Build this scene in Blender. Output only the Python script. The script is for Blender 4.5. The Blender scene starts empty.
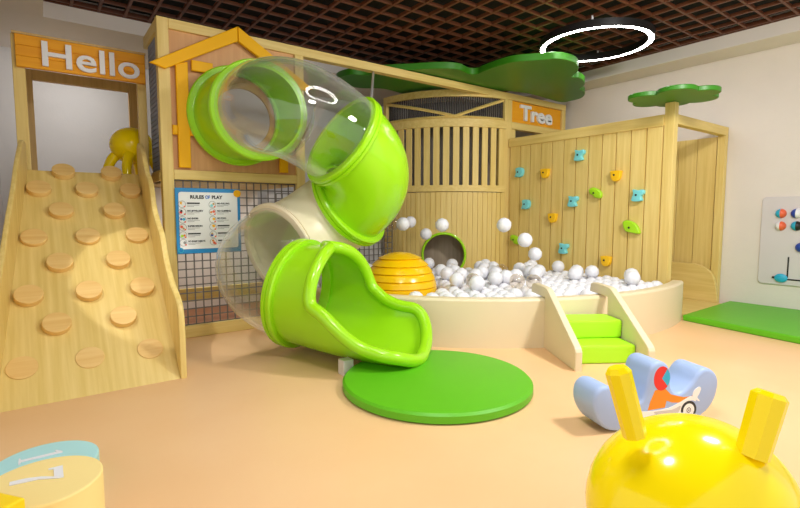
import bpy, bmesh, math, random
from mathutils import Vector, Matrix
random.seed(7)
PI = math.pi
SC = bpy.context.scene
COL = SC.collection

# ------------------------------------------------------------------ camera
H = 1.25; F = 484.0; CX, CY = 400.0, 254.0
pitch = math.atan(41 / F)
_up = Vector((0, math.cos(pitch), math.sin(pitch)))
_x = Vector((1055 - CX, 41, -F)).normalized(); _x = (_x - _up * _x.dot(_up)).normalized()
_y = _up.cross(_x)
CAM = Vector((0, 0, H))
def ray(px, py):
    d = Vector((px - CX, CY - py, -F)); return Vector((_x.dot(d), _y.dot(d), _up.dot(d)))
def on_z(px, py, z): d = ray(px, py); return CAM + d * ((z - H) / d.z)
def on_x(px, py, x): d = ray(px, py); return CAM + d * (x / d.x)
def on_y(px, py, y): d = ray(px, py); return CAM + d * (y / d.y)
def at(px, py, dep): return CAM + ray(px, py) / F * dep
RT = Vector((_x.x, _y.x, 0)).normalized(); FW = Vector((-RT.y, RT.x, 0))
cd = bpy.data.cameras.new('camera'); cam = bpy.data.objects.new('camera', cd); COL.objects.link(cam)
cd.sensor_width = 36; cd.lens = F / 800 * 36; cd.clip_start = .05
rot = Matrix((( _x.x, _x.y, _x.z), (_y.x, _y.y, _y.z), (_up.x, _up.y, _up.z)))
cam.matrix_world = Matrix.Translation(CAM) @ rot.to_4x4()
SC.camera = cam

# ------------------------------------------------------------------ materials
def lin(c):
    return tuple(((v / 255) / 12.92 if v / 255 <= .04045 else ((v / 255 + .055) / 1.055) ** 2.4) for v in c) + (1,)
def new_mat(n):
    m = bpy.data.materials.new(n); m.use_nodes = True
    return m, m.node_tree.nodes, m.node_tree.links, m.node_tree.nodes['Principled BSDF']
def plain(n, c, rough=.4, spec=.5, coat=0, bump=0, bscale=80, var=.05):
    m, N, L, b = new_mat(n)
    tc = N.new('ShaderNodeTexCoord'); no = N.new('ShaderNodeTexNoise'); no.inputs['Scale'].default_value = 3.0
    no.inputs['Detail'].default_value = 4
    L.new(tc.outputs['Object'], no.inputs['Vector'])
    mx = N.new('ShaderNodeMix'); mx.data_type = 'RGBA'
    c4 = lin(c); mx.inputs[6].default_value = tuple(v * (1 - var) for v in c4[:3]) + (1,)
    mx.inputs[7].default_value = tuple(min(1, v * (1 + var)) for v in c4[:3]) + (1,)
    L.new(no.outputs['Fac'], mx.inputs[0]); L.new(mx.outputs[2], b.inputs['Base Color'])
    b.inputs['Roughness'].default_value = rough; b.inputs['Specular IOR Level'].default_value = spec
    b.inputs['Coat Weight'].default_value = coat; b.inputs['Coat Roughness'].default_value = .05
    if bump:
        n2 = N.new('ShaderNodeTexNoise'); n2.inputs['Scale'].default_value = bscale; n2.inputs['Detail'].default_value = 3
        L.new(tc.outputs['Object'], n2.inputs['Vector'])
        bp = N.new('ShaderNodeBump'); bp.inputs['Strength'].default_value = bump; bp.inputs['Distance'].default_value = .01
        L.new(n2.outputs['Fac'], bp.inputs['Height']); L.new(bp.outputs['Normal'], b.inputs['Normal'])
    return m
def wood(n, c1, c2, axis='z', rough=.5, scale=1.0):
    m, N, L, b = new_mat(n)
    tc = N.new('ShaderNodeTexCoord'); mp = N.new('ShaderNodeMapping')
    s = {'x': (1.2, 26, 26), 'y': (26, 1.2, 26), 'z': (26, 26, 1.2)}[axis]
    mp.inputs['Scale'].default_value = tuple(v * scale for v in s)
    L.new(tc.outputs['Object'], mp.inputs['Vector'])
    no = N.new('ShaderNodeTexNoise'); no.inputs['Scale'].default_value = 1.0; no.inputs['Detail'].default_value = 5; no.inputs['Roughness'].default_value = .6
    L.new(mp.outputs['Vector'], no.inputs['Vector'])
    rp = N.new('ShaderNodeValToRGB'); rp.color_ramp.elements[0].position = .3; rp.color_ramp.elements[1].position = .72
    rp.color_ramp.elements[0].color = lin(c1); rp.color_ramp.elements[1].color = lin(c2)
    L.new(no.outputs['Fac'], rp.inputs['Fac']); L.new(rp.outputs['Color'], b.inputs['Base Color'])
    b.inputs['Roughness'].default_value = rough
    bp = N.new('ShaderNodeBump'); bp.inputs['Strength'].default_value = .08; bp.inputs['Distance'].default_value = .004
    L.new(no.outputs['Fac'], bp.inputs['Height']); L.new(bp.outputs['Normal'], b.inputs['Normal'])
    return m
def clear(n, tint=(.97, .98, .97), refl=.10):
    m, N, L, b = new_mat(n); N.remove(b)
    out = N['Material Output']
    tr = N.new('ShaderNodeBsdfTransparent'); tr.inputs['Color'].default_value = tint + (1,)
    gl = N.new('ShaderNodeBsdfGlossy'); gl.inputs['Roughness'].default_value = .02; gl.inputs['Color'].default_value = (1, 1, 1, 1)
    lw = N.new('ShaderNodeLayerWeight'); lw.inputs['Blend'].default_value = .45
    pw = N.new('ShaderNodeMath'); pw.operation = 'POWER'; pw.inputs[1].default_value = 2.6
    L.new(lw.outputs['Facing'], pw.inputs[0])
    mr = N.new('ShaderNodeMapRange'); mr.inputs['To Min'].default_value = .04; mr.inputs['To Max'].default_value = .85
    L.new(pw.outputs[0], mr.inputs['Value'])
    ms = N.new('ShaderNodeMixShader'); L.new(mr.outputs[0], ms.inputs[0]); L.new(tr.outputs[0], ms.inputs[1]); L.new(gl.outputs[0], ms.inputs[2])
    df = N.new('ShaderNodeBsdfDiffuse'); df.inputs['Color'].default_value = (.95, .95, .93, 1)
    m2 = N.new('ShaderNodeMixShader'); m3 = N.new('ShaderNodeMapRange'); m3.inputs['To Min'].default_value = .006; m3.inputs['To Max'].default_value = .20
    L.new(pw.outputs[0], m3.inputs['Value']); L.new(m3.outputs[0], m2.inputs[0])
    L.new(ms.outputs[0], m2.inputs[1]); L.new(df.outputs[0], m2.inputs[2])
    L.new(m2.outputs[0], out.inputs['Surface'])
    return m
def emit(n, c, s):
    m, N, L, b = new_mat(n)
    b.inputs['Emission Color'].default_value = c + (1,); b.inputs['Emission Strength'].default_value = s; b.inputs['Base Color'].default_value = (1, 1, 1, 1)
    return m

W1, W2 = (218, 188, 104), (236, 210, 135)
M = {}
for a in 'xyz': M['wood_' + a] = wood('birch_' + a, W1, W2, a)
M['wood_dark'] = wood('oak_frame', (196, 160, 98), (214, 180, 118), 'z')
M['wood_pink'] = wood('beech_panel', (206, 152, 94), (219, 168, 110), 'z')
M['wood_grey'] = wood('grey_boards', (170, 152, 130), (192, 174, 150), 'z')
M['sign_wood'] = wood('amber_boards', (236, 156, 10), (245, 172, 20), 'x', .62)
M['wood_r'] = wood('birch_ramp', W1, W2, 'x', .42, 1.0)
mp_ = M['wood_r'].node_tree.nodes['Mapping']; mp_.inputs['Scale'].default_value = (26, 1.2, 1.2)
M['peg_top'] = wood('peg_wood', (224, 180, 104), (238, 204, 134), 'x')
M['slat'] = wood('ceiling_slat_wood', (92, 50, 30), (116, 66, 40), 'x', .5)
M['dark'] = plain('dark_void', (10, 7, 7), .9)
M['lime'] = plain('lime_plastic', (160, 222, 26), .22, .4, .2, var=.02)
M['yellow'] = plain('yellow_paint', (248, 184, 0), .5, .25, .0, var=.02)
M['toy_yellow'] = plain('yellow_pvc', (255, 226, 10), .14, .3, .1, var=.02)
M['hive'] = plain('amber_yellow_plastic', (246, 194, 10), .25, .4, .15, var=.02)
M['cream'] = plain('cream_plastic', (236, 222, 192), .35, var=.02)
M['foam_cream'] = plain('cream_leatherette', (226, 210, 174), .42, var=.03, bump=.05, bscale=150)
M['foam_green'] = plain('lime_leatherette', (176, 236, 36), .4, var=.03)
M['mat'] = plain('green_mat', (94, 184, 20), .45, var=.06, bump=.05, bscale=120)
M['canopy'] = plain('green_canopy', (52, 126, 14), .42, var=.05)
M['white'] = plain('white_ball_plastic', (236, 236, 242), .35, var=.02)
M['letter'] = plain('white_letter', (236, 236, 240), .4, var=.01)
M['clear'] = clear('clear_acrylic')
M['clear_ball'] = clear('clear_ball_plastic', (.9, .85, .78))
M['wall'] = plain('plaster_wall', (228, 220, 212), .75, .3, bump=.25, bscale=45, var=.04)
M['wall_grey'] = plain('grey_plaster', (204, 202, 202), .75, .3, bump=.25, bscale=45, var=.04)
M['soffit'] = plain('soffit_paint', (226, 219, 212), .7, .3, var=.03)
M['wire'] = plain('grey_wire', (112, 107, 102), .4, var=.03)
M['net'] = plain('dark_net', (150, 156, 176), .7, var=.05)
M['net_dark'] = plain('dark_screen', (74, 70, 70), .7)
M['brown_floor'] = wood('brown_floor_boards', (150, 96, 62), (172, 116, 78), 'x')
M['netback'] = plain('grey_mesh', (150, 146, 142), .8, var=.1)  # one even grey for the screen behind the balcony slats
M['black'] = plain('black_enamel', (26, 24, 24), .4, var=.02)
M['ring'] = emit('ring_glow', (1, .98, .95), 34.0)
M['sign_blue'] = plain('sign_blue', (26, 138, 204), .4, var=.1)
M['sheet'] = plain('sign_sheet', (240, 242, 242), .5, var=.01)
M['ink'] = plain('ink', (30, 32, 34), .5)
M['ink_grey'] = plain('ink_grey', (150, 152, 152), .5)
M['ink_blue'] = plain('ink_blue', (40, 110, 200), .5)
M['blue'] = plain('pale_blue_foam', (162, 184, 224), .45, var=.03)
M['red'] = plain('red_print', (230, 40, 34), .4)
M['orange'] = plain('orange_print', (236, 140, 22), .4)
M['cyan'] = plain('cyan_plastic', (126, 218, 226), .35, var=.03)
M['cyan_deep'] = plain('cyan_print', (40, 176, 214), .4)
M['cyan_pale'] = plain('pale_cyan_foam', (176, 228, 230), .45, var=.02)
M['yellow_pale'] = plain('pale_yellow_foam', (252, 226, 150), .45, var=.02)
M['yellow_block'] = plain('bright_yellow_foam', (255, 214, 10), .4, var=.02)
M['scoot'] = plain('white_print', (244, 242, 238), .4, var=.01)
M['scoot_grey'] = plain('grey_print', (200, 198, 194), .4)
M['board'] = plain('grey_board', (214, 208, 210), .35, var=.02)
M['navy'] = plain('navy_plastic', (40, 74, 170), .3)
M['coral'] = plain('coral_plastic', (238, 104, 62), .3)
M['steel'] = plain('steel', (170, 170, 172), .3)
M['bin'] = plain('pale_grey_plastic', (214, 208, 200), .4)
M['hold_y'] = plain('amber_hold', (252, 198, 26), .4, var=.03)
M['hold_g'] = plain('lime_hold', (166, 222, 30), .4, var=.03)

def floor_mat():
    m, N, L, b = new_mat('peach_floor')
    tc = N.new('ShaderNodeTexCoord'); no = N.new('ShaderNodeTexNoise'); no.inputs['Scale'].default_value = 1.6; no.inputs['Detail'].default_value = 6
    L.new(tc.outputs['Object'], no.inputs['Vector'])
    rp = N.new('ShaderNodeValToRGB'); rp.color_ramp.elements[0].position = .3; rp.color_ramp.elements[1].position = .7
    rp.color_ramp.elements[0].color = lin((238, 192, 140)); rp.color_ramp.elements[1].color = lin((241, 198, 148))
    L.new(no.outputs['Fac'], rp.inputs['Fac']); L.new(rp.outputs['Color'], b.inputs['Base Color'])
    b.inputs['Roughness'].default_value = .38; b.inputs['Specular IOR Level'].default_value = .4
    return m
M['floor'] = floor_mat()

# ------------------------------------------------------------------ mesh helpers
def frame(d):
    d = Vector(d).normalized(); u = Vector((0, 0, 1)).cross(d)
    if u.length < 1e-4: u = Vector((1, 0, 0))
    u.normalize(); return u, d.cross(u).normalized(), d
class MB:
    def __init__(s): s.bm = bmesh.new()
    def box(s, a, b, bev=0, mat=None):
        a, b = Vector(a), Vector(b)
        vs = [s.bm.verts.new((x, y, z)) for x in (a.x, b.x) for y in (a.y, b.y) for z in (a.z, b.z)]
        if mat is not None:
            for v in vs: v.co = mat @ v.co
        fs = [s.bm.faces.new([vs[i] for i in q]) for q in ((0, 1, 3, 2), (4, 6, 7, 5), (0, 4, 5, 1), (2, 3, 7, 6), (0, 2, 6, 4), (1, 5, 7, 3))]
        bmesh.ops.recalc_face_normals(s.bm, faces=fs)
        if bev:
            es = list({e for f in fs for e in f.edges})
            bmesh.ops.bevel(s.bm, geom=es, offset=bev, segments=2, profile=.5, affect='EDGES')
        return s
    def beam(s, p, q, w, h, bev=.006):
        p, q = Vector(p), Vector(q); u, v, d = frame(q - p)
        m = Matrix((u, v, d)).transposed().to_4x4(); m.translation = p
        return s.box((-w / 2, -h / 2, 0), (w / 2, h / 2, (q - p).length), bev, m)
    def prism(s, pts, off, bev=0, segs=2):
        """closed outline of 3-D points pushed along off"""
        off = Vector(off)
        a = [s.bm.verts.new(p) for p in pts]; b = [s.bm.verts.new(Vector(p) + off) for p in pts]
        n = len(a); f1 = s.bm.faces.new(a); f2 = s.bm.faces.new(b[::-1])
        fs = [f1, f2] + [s.bm.faces.new((a[i], b[i], b[(i + 1) % n], a[(i + 1) % n])) for i in range(n)]
        bmesh.ops.recalc_face_normals(s.bm, faces=fs)
        if bev:
            es = list(set(f1.edges) | set(f2.edges))
            bmesh.ops.bevel(s.bm, geom=es, offset=bev, segments=segs, profile=.5, affect='EDGES', clamp_overlap=True)
        return s
    def tube(s, pts, r, seg=12, closed=False, cap=True, r2=None):
        pts = [Vector(p) for p in pts]; n = len(pts); rings = []
        for i, p in enumerate(pts):
            if closed: d = pts[(i + 1) % n] - pts[i - 1]
            else: d = pts[min(i + 1, n - 1)] - pts[max(i - 1, 0)]
            d.normalize()
            if i == 0: u, v, _ = frame(d)
            else:
                u = (u - d * u.dot(d)).normalized(); v = d.cross(u)
            rr = r(i / (n - 1)) if callable(r) else r
            rings.append([s.bm.verts.new(p + (u * math.cos(t) + v * math.sin(t)) * rr) for t in (2 * PI * k / seg for k in range(seg))])
        for i in range(n if closed else n - 1):
            a, b = rings[i], rings[(i + 1) % n]
            sh = 0
            if closed and i == n - 1:
                sh = min(range(seg), key=lambda k: (a[0].co - b[k].co).length)
            for k in range(seg):
                s.bm.faces.new((a[k], a[(k + 1) % seg], b[(k + 1 + sh) % seg], b[(k + sh) % seg]))
        if cap and not closed:
            s.bm.faces.new(rings[0][::-1]); s.bm.faces.new(rings[-1])
        return s
    def cyl(s, p, q, r, seg=24, bev=0):
        p, q = Vector(p), Vector(q); u, v, d = frame(q - p)
        pts = [p + (u * math.cos(2 * PI * k / seg) + v * math.sin(2 * PI * k / seg)) * r for k in range(seg)]
        return s.prism(pts, q - p, bev)
    def lathe(s, prof, c, seg=32, axis=(0, 0, 1)):
        u, v, d = frame(axis); c = Vector(c); rings = []
        for r, h in prof:
            if r < 1e-5: rings.append([s.bm.verts.new(c + d * h)])
            else: rings.append([s.bm.verts.new(c + d * h + (u * math.cos(2 * PI * k / seg) + v * math.sin(2 * PI * k / seg)) * r) for k in range(seg)])
        for a, b in zip(rings, rings[1:]):
            for k in range(seg):
                q = [a[k % len(a)], a[(k + 1) % len(a)], b[(k + 1) % len(b)], b[k % len(b)]]
                q = list(dict.fromkeys(q))
                if len(q) > 2: s.bm.faces.new(q)
        return s
    def grid(s, rows, flip=False, mask=None):
        vs = [[s.bm.verts.new(p) for p in r] for r in rows]
        for i in range(len(vs) - 1):
            for j in range(len(vs[0]) - 1):
                if mask and not mask(i, j): continue
                q = (vs[i][j], vs[i][j + 1], vs[i + 1][j + 1], vs[i + 1][j])
                s.bm.faces.new(q[::-1] if flip else q)
        return s
    def sphere(s, c, r, sub=2, scale=(1, 1, 1), rotm=None):
        m = Matrix.Translation(c) @ (rotm or Matrix()) @ Matrix.Diagonal((r * scale[0], r * scale[1], r * scale[2], 1))
        bmesh.ops.create_icosphere(s.bm, subdivisions=sub, radius=1, matrix=m); return s
    def uv(s, c, r, scale=(1, 1, 1), rotm=None, u=32, v=20):
        m = Matrix.Translation(c) @ (rotm or Matrix()) @ Matrix.Diagonal((r * scale[0], r * scale[1], r * scale[2], 1))
        bmesh.ops.create_uvsphere(s.bm, u_segments=u, v_segments=v, radius=1, matrix=m); return s
    def build(s, name, mat, parent=None, sharp=20, recalc=True):
        bm = s.bm
        if recalc: bmesh.ops.recalc_face_normals(bm, faces=bm.faces)
        for f in bm.faces: f.smooth = True
        for e in bm.edges:
            if len(e.link_faces) == 2 and e.calc_face_angle(0) > math.radians(sharp): e.smooth = False
        me = bpy.data.meshes.new(name); bm.to_mesh(me); bm.free()
        return link(name, me, mat, parent)
def link(name, me, mat, parent=None):
    if isinstance(mat, str): mat = M[mat]
    me.materials.clear(); me.materials.append(mat)
    o = bpy.data.objects.new(name, me); COL.objects.link(o)
    if parent is not None: adopt(o, parent)
    return o
def world_base(p):
    t = Vector(p.location); q = p
    while q.parent is not None:
        t = t + q.matrix_parent_inverse.translation + q.parent.location; q = q.parent
    return t
def adopt(o, parent):
    o.parent = parent
    o.matrix_parent_inverse = Matrix.Translation(-world_base(parent))
def tag(o, label=None, cat=None, group=None, kind=None):
    if label: o['label'] = label
    if cat: o['category'] = cat
    if group: o['group'] = group
    if kind: o['kind'] = kind
    return o
def thing(name, label, cat, loc, group=None):
    o = bpy.data.objects.new(name, None); COL.objects.link(o); o.location = loc; o.empty_display_size = .1
    return tag(o, label, cat, group)
def struct(mb, name, mat): return tag(mb.build(name, mat), kind='structure')
def copy_tree(o, parent=None):
    c = o.copy(); COL.objects.link(c)
    if parent is not None: c.parent = parent
    for ch in list(o.children): copy_tree(ch, c)
    return c
def text(s, name, size, mat, origin, right, up, depth, parent=None, bold=.0, align='LEFT', width=None, shear=0):
    cu = bpy.data.curves.new('text_curve', 'FONT'); cu.body = s; cu.size = size; cu.extrude = depth / 2; cu.offset = bold
    cu.align_x = align; cu.resolution_u = 4; cu.shear = shear
    o = bpy.data.objects.new('text_tmp', cu); COL.objects.link(o)
    dg = bpy.context.evaluated_depsgraph_get(); me = bpy.data.meshes.new_from_object(o.evaluated_get(dg))
    bpy.data.objects.remove(o); bpy.data.curves.remove(cu)
    right, up = Vector(right).normalized(), Vector(up).normalized(); n = right.cross(up)
    m = Matrix((right, up, n)).transposed().to_4x4(); m.translation = Vector(origin)
    if width:
        xs = [v.co.x for v in me.vertices]; k = width / (max(xs) - min(xs))
        m = m @ Matrix.Diagonal((k, 1, 1, 1))
    me.transform(m); me.name = name
    return link(name, me, mat, parent)
def spline(pts, n=8):
    """closed Catmull-Rom through 2-D points"""
    out = []; N = len(pts)
    for i in range(N):
        p0, p1, p2, p3 = (Vector(pts[(i + k - 1) % N]) for k in range(4))
        for j in range(n):
            t = j / n
            out.append(.5 * ((2 * p1) + (p2 - p0) * t + (2 * p0 - 5 * p1 + 4 * p2 - p3) * t * t + (3 * p1 - p0 - 3 * p2 + p3) * t ** 3))
    return out
def ellipse(cx, cy, rx, ry, n=24): return [(cx + rx * math.cos(2 * PI * k / n), cy + ry * math.sin(2 * PI * k / n)) for k in range(n)]

# ------------------------------------------------------------------ room
XR, YB, XL = 7.43, 7.84, -.37
struct(MB().box((-3, -1.5, -.1), (XR + .1, YB + .1, 0)), 'floor', 'floor')
struct(MB().box((XR, -1.5, 0), (XR + .12, YB, 3.545)), 'wall_right', 'wall')
struct(MB().box((XL - .12, YB, 0), (XR + .12, YB + .12, 3.545)), 'wall_back', 'wall_grey')
struct(MB().box((XL - .12, 3.5, 0), (XL, YB, 3.545)), 'wall_left', 'wall_grey')
struct(MB().box((-3, -1.5, 3.545), (XR + .12, YB + .12, 3.65)), 'ceiling', 'dark')
ZS, ZC = 3.29, 3.45
struct(MB().box((6.95, -1.5, ZS), (XR, YB, 3.545), .004), 'trim_1', 'soffit')
struct(MB().box((XL, 6.43, ZS), (6.95, YB, 3.545), .004), 'trim_2', 'soffit')
struct(MB().box((XL - .3, 3.5, ZS), (.13, 6.43, 3.545), .004), 'trim_3', 'soffit')
mb = MB(); SP = .25
x = .13 + SP
while x < 6.94: mb.box((x - .014, 0, ZC), (x + .014, 6.43, ZC + .036)); x += SP
y = .1
while y < 6.42: mb.box((.13, y - .013, ZC + .002), (6.95, y + .013, ZC + .034)); y += SP
mb.box((.131, 6.41, ZC), (6.949, 6.429, ZC + .07)).box((.131, 0, ZC), (.15, 6.41, ZC + .07)).box((6.93, 0, ZC), (6.949, 6.41, ZC + .07))
struct(mb, 'trim_4', 'slat')

# ------------------------------------------------------------------ ring lamps
def ring_lamp(c, label):
    t = thing('ring_lamp', label, 'lamp', c); R1, R0 = .655, .60; c = Vector(c)
    n = 64; mb = MB()
    prof = [(R1, .0), (R1 + .012, .004), (R1 + .012, .085), (R0 - .012, .085), (R0 - .012, .004), (R0, 0), (R0, .012), (R1, .012), (R1, 0)]
    mb.lathe(prof, c, n); mb.build('housing', 'black', t)
    MB().lathe([(R1, .001), (R1, .009), (R0, .009), (R0, .001), (R1, .001)], c, n).build('glowing_diffuser', 'ring', t)
    for k in range(4):
        a = k * PI / 2 + .5; p = c + Vector((math.cos(a) * .63, math.sin(a) * .63, .08))
        MB().cyl(p, p + Vector((0, 0, .06)), .012, 10).build('hanger', 'letter', t)
    return t
ring_lamp((5.67, 3.56, 3.33), 'black ring lamp with glowing white underside hung below the slatted ceiling')
ring_lamp((2.0, 2.35, 3.33), 'black ring lamp on the ceiling over the tube slide exit')

# ------------------------------------------------------------------ play frame
YF = 5.09
fr = thing('play_frame', 'tall natural wood play frame with pink-brown house front and long top beam', 'play frame', (4.1, 5.15, 0))
def post(x0, x1, y0, y1, z0, z1, name='post', mat='wood_z'): return MB().box((x0, y0, z0), (x1, y1, z1), .006).build(name, mat, fr)
ZT = 3.08
post(.957, 1.06, YF, YF + .1, 0, ZT)
post(2.335, 2.44, YF, YF + .1, 0, 2.985)
post(5.73, 5.93, YF, YF + .1, 0, 2.985)
post(7.2, 7.3, YF, YF + .1, 0, 2.985)
post(-.135, -.04, 5.72, 5.8, 0, 2.87); post(.875, .955, 5.72, 5.8, 0, 2.87)
post(-.065, .008, 6.6, 6.66, 0, 2.78, 'door_post', 'wood_dark'); post(.91, 1.0, 6.6, 6.66, 0, 2.78, 'door_post', 'wood_dark')
MB().box((.008, 6.6, 2.67), (.91, 6.66, 2.78), .005).build('door_header', 'wood_dark', fr)
MB().box((1.0, 6.58, 1.64), (1.03, 6.62, 2.75), .004).build('edge_strip', 'yellow', fr)
MB().box((1.06, YF - .0, 2.985), (7.3, YF + .1, ZT), .006).build('top_beam', 'wood_x', fr)
MB().box((.957, YF + .1, 2.96), (1.03, 5.8, ZT - .005), .006).build('side_beam', 'wood_y', fr)
MB().box((1.06, YF, 1.575), (2.335, YF + .1, 1.67), .006).build('middle_beam', 'wood_x', fr)
MB().box((.965, YF + .1, 1.56), (1.03, 5.7, 1.67), .006).build('side_rail', 'wood_y', fr)
MB().box((1.06, YF, 0), (2.335, YF + .08, .12), .006).build('base_rail', 'wood_x', fr)
hc = on_y(243, 118, YF + .03); HR = .30
mb = MB(); NN = 48; ring_a = [Vector((hc.x + HR * math.cos(2 * PI * k / NN), YF + .03, hc.z + HR * math.sin(2 * PI * k / NN))) for k in range(NN)]
def to_edge(p):
    d = Vector((p.x - hc.x, 0, p.z - hc.z)); t = 1e9
    for lim, comp, c0 in ((1.06, d.x, hc.x), (2.335, d.x, hc.x), (1.67, d.z, hc.z), (2.985, d.z, hc.z)):
        if abs(comp) > 1e-9:
            q = (lim - c0) / comp
            if q > 0: t = min(t, q)
    return Vector((hc.x + d.x * t, YF + .03, hc.z + d.z * t))
angs_ = sorted([2 * PI * k / NN for k in range(NN)] + [math.atan2(b - hc.z, a - hc.x) % (2 * PI) for a in (1.06, 2.335) for b in (1.67, 2.985)])
inn = [Vector((hc.x + HR * math.cos(a), YF + .03, hc.z + HR * math.sin(a))) for a in angs_]
outr = [to_edge(p) for p in inn]
o3 = Vector((0, .03, 0)); inn.append(inn[0]); outr.append(outr[0])
mb.grid([inn, outr, [p + o3 for p in outr], [p + o3 for p in inn], inn]); bmesh.ops.remove_doubles(mb.bm, verts=mb.bm.verts, dist=1e-5)
mb.build('house_panel', 'wood_pink', fr)
MB().box((-.13, 5.64, 1.56), (.95, 6.6, 1.64)).box((.95, YF + .11, 1.56), (2.44, 6.6, 1.64)).build('platform', 'wood_y', fr)
# yellow house trim
yt = YF - .045
def bar(p, q, w, name):
    p, q = Vector((p[0], yt, p[1])), Vector((q[0], yt, q[1])); d = (q - p).normalized(); n = Vector((-d.z, 0, d.x)) * w / 2
    MB().prism([p + n, q + n, q - n, p - n], (0, .045, 0), .008).build(name, 'yellow', fr)
def poly(pts, name, mat='yellow'):
    MB().prism([(a, yt, b) for a, b in pts], (0, .045, 0), .008).build(name, mat, fr)
poly([(1.70, 3.13), (1.70, 2.985), (1.015, 2.60), (.88, 2.635)], 'roof_bar')
poly([(1.706, 3.13), (2.53, 2.635), (2.395, 2.60), (1.706, 2.985)], 'roof_bar')
yt = YF - .03
poly([(1.105, 1.69), (1.215, 1.69), (1.215, 2.70), (1.105, 2.66)], 'house_upright')
poly([(2.13, 1.69), (2.225, 1.69), (2.225, 2.68), (2.13, 2.72)], 'house_upright')
poly([(1.06, 2.0), (1.104, 2.0), (1.104, 2.09), (1.06, 2.09)], 'house_crosspiece')
poly([(1.216, 2.0), (1.33, 2.0), (1.33, 2.09), (1.216, 2.09)], 'house_crosspiece')
poly([(1.25, 2.625), (1.45, 2.625), (1.45, 2.725), (1.25, 2.725)], 'house_plaque')
# nets
def wire_net(name, mat, p, q, z0, z1, sx, sz, r):
    p, q = Vector(p), Vector(q); d = q - p; n = max(1, round(d.length / sx)); mb = MB()
    for i in range(n + 1):
        c = p + d * i / n; mb.beam((c.x, c.y, z0), (c.x, c.y, z1), r, r, 0)
    m = max(1, round((z1 - z0) / sz))
    for i in range(m + 1):
        z = z0 + (z1 - z0) * i / m; mb.beam((p.x, p.y, z), (q.x, q.y, z), r, r, 0)
    return mb.build(name, mat, fr)
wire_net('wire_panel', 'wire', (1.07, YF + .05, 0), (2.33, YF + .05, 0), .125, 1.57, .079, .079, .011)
wire_net('side_net', 'net', (.99, YF + .12, 0), (.99, 5.7, 0), 1.68, 2.95, .03, .045, .014)
wire_net('passage_net', 'wire', (2.46, 6.0, 0), (4.3, 6.0, 0), .02, 1.5, .085, .085, .012)
MB().box((2.46, 6.3, 0), (4.3, 6.33, 1.5)).build('passage_board', 'wall_grey', fr)
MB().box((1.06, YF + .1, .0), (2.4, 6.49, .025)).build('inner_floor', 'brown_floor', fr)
# sign bay above the climbing wall
MB().box((5.93, YF, 2.55), (7.2, YF + .1, 2.655), .005).build('sign_rail', 'wood_x', fr)
MB().box((5.95, YF + .03, 2.38), (6.05, YF + .09, 2.55), .004).build('short_post', 'wood_z', fr)
# reddish boards and back boards seen through the wire
MB().box((1.06, 5.75, .25), (2.33, 5.8, .40), .004).build('lower_rail', 'wood_x', fr)
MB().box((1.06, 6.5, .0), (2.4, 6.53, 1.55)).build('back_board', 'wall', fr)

# signs
def board_sign(name, label, x0, x1, y, z0, z1, rows, d=.05):
    t = thing(name, label, 'sign', ((x0 + x1) / 2, y, z0)); h = (z1 - z0) / rows
    mb = MB()
    for k in range(rows): mb.box((x0, y - d, z0 + k * h), (x1, y, z0 + (k + 1) * h), .006)
    mb.build('board', 'sign_wood', t); return t
hs = board_sign('hello_sign', 'orange plank sign with white Hello letters above the climbing ramp', -.105, .945, 5.715, 2.575, 2.862, 3, .045)
MB().box((-.125, 5.672, 2.863), (.955, 5.715, 2.885), .003).build('top_edge', 'wood_dark', hs)
text('Hello', 'lettering', .315, 'letter', (.065, 5.655, 2.607), (1, 0, 0), (0, 0, 1), .03, hs, .004, width=.80)
ts = thing('tree_sign', 'orange sign with white Tree letters under the top beam', 'sign', (6.56, 5.1, 2.66))
MB().box((5.935, YF + .03, 2.658), (7.195, YF + .06, 2.98), .004).build('board', 'sign_wood', ts)
text('Tree', 'lettering', .32, 'letter', (6.14, YF + .015, 2.715), (1, 0, 0), (0, 0, 1), .03, ts, .010, width=.80)

# rules notice
rs = thing('rules_notice', 'blue-bordered rules of play notice hung on the grey wire panel', 'sign', (1.365, 5.07, .855))
X0, X1, Z0, Z1 = 1.055, 1.682, .85, 1.495
YS = YF - .012
MB().box((X0, YS - .012, Z0), (X1, YS, Z1), .003).build('border_board', 'sign_blue', rs)
pts = []
for cxx, czz, a0 in ((X1 - .055, Z1 - .065, 0), (X0 + .055, Z1 - .065, 90), (X0 + .055, Z0 + .07, 180), (X1 - .055, Z0 + .07, 270)):
    for k in range(5):
        a = math.radians(a0 + k * 22.5); pts.append((cxx + .025 * math.cos(a), YS - .0125, czz + .025 * math.sin(a)))
MB().prism(pts, (0, -.003, 0)).build('paper', 'sheet', rs)
yy = YS - .0165
for s, xx, mt, w in (('RULES', 1.19, 'ink', .13), ('OF', 1.334, 'ink_blue', .046), ('PLAY', 1.396, 'ink', .105)):
    text(s, 'heading', .046, mt, (xx, yy, 1.392), (1, 0, 0), (0, 0, 1),   .002, rs, .002, width=w)
MB().cyl((X1 - .03, YS - .012, Z1 - .045), (X1 - .03, YS - .02, Z1 - .045), .038, 20).build('corner_disc', 'yellow', rs)
MB().tube([(X0 + .035 + .022 * math.cos(a), YS - .014, Z0 + .035 + .022 * math.sin(a)) for a in [2 * PI * k / 16 for k in range(16)]], .005, 6, True).build('corner_ring', 'cyan_deep', rs)
heads = [('', 'NO PULLING'), ('NO JEWELLERY', 'NO CLIMBING'), ('NO SHOES', 'NO FOOD'), ('SUPERVISION', ''), ('', ''), ('NO SHARP OBJECTS', '')]
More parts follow.
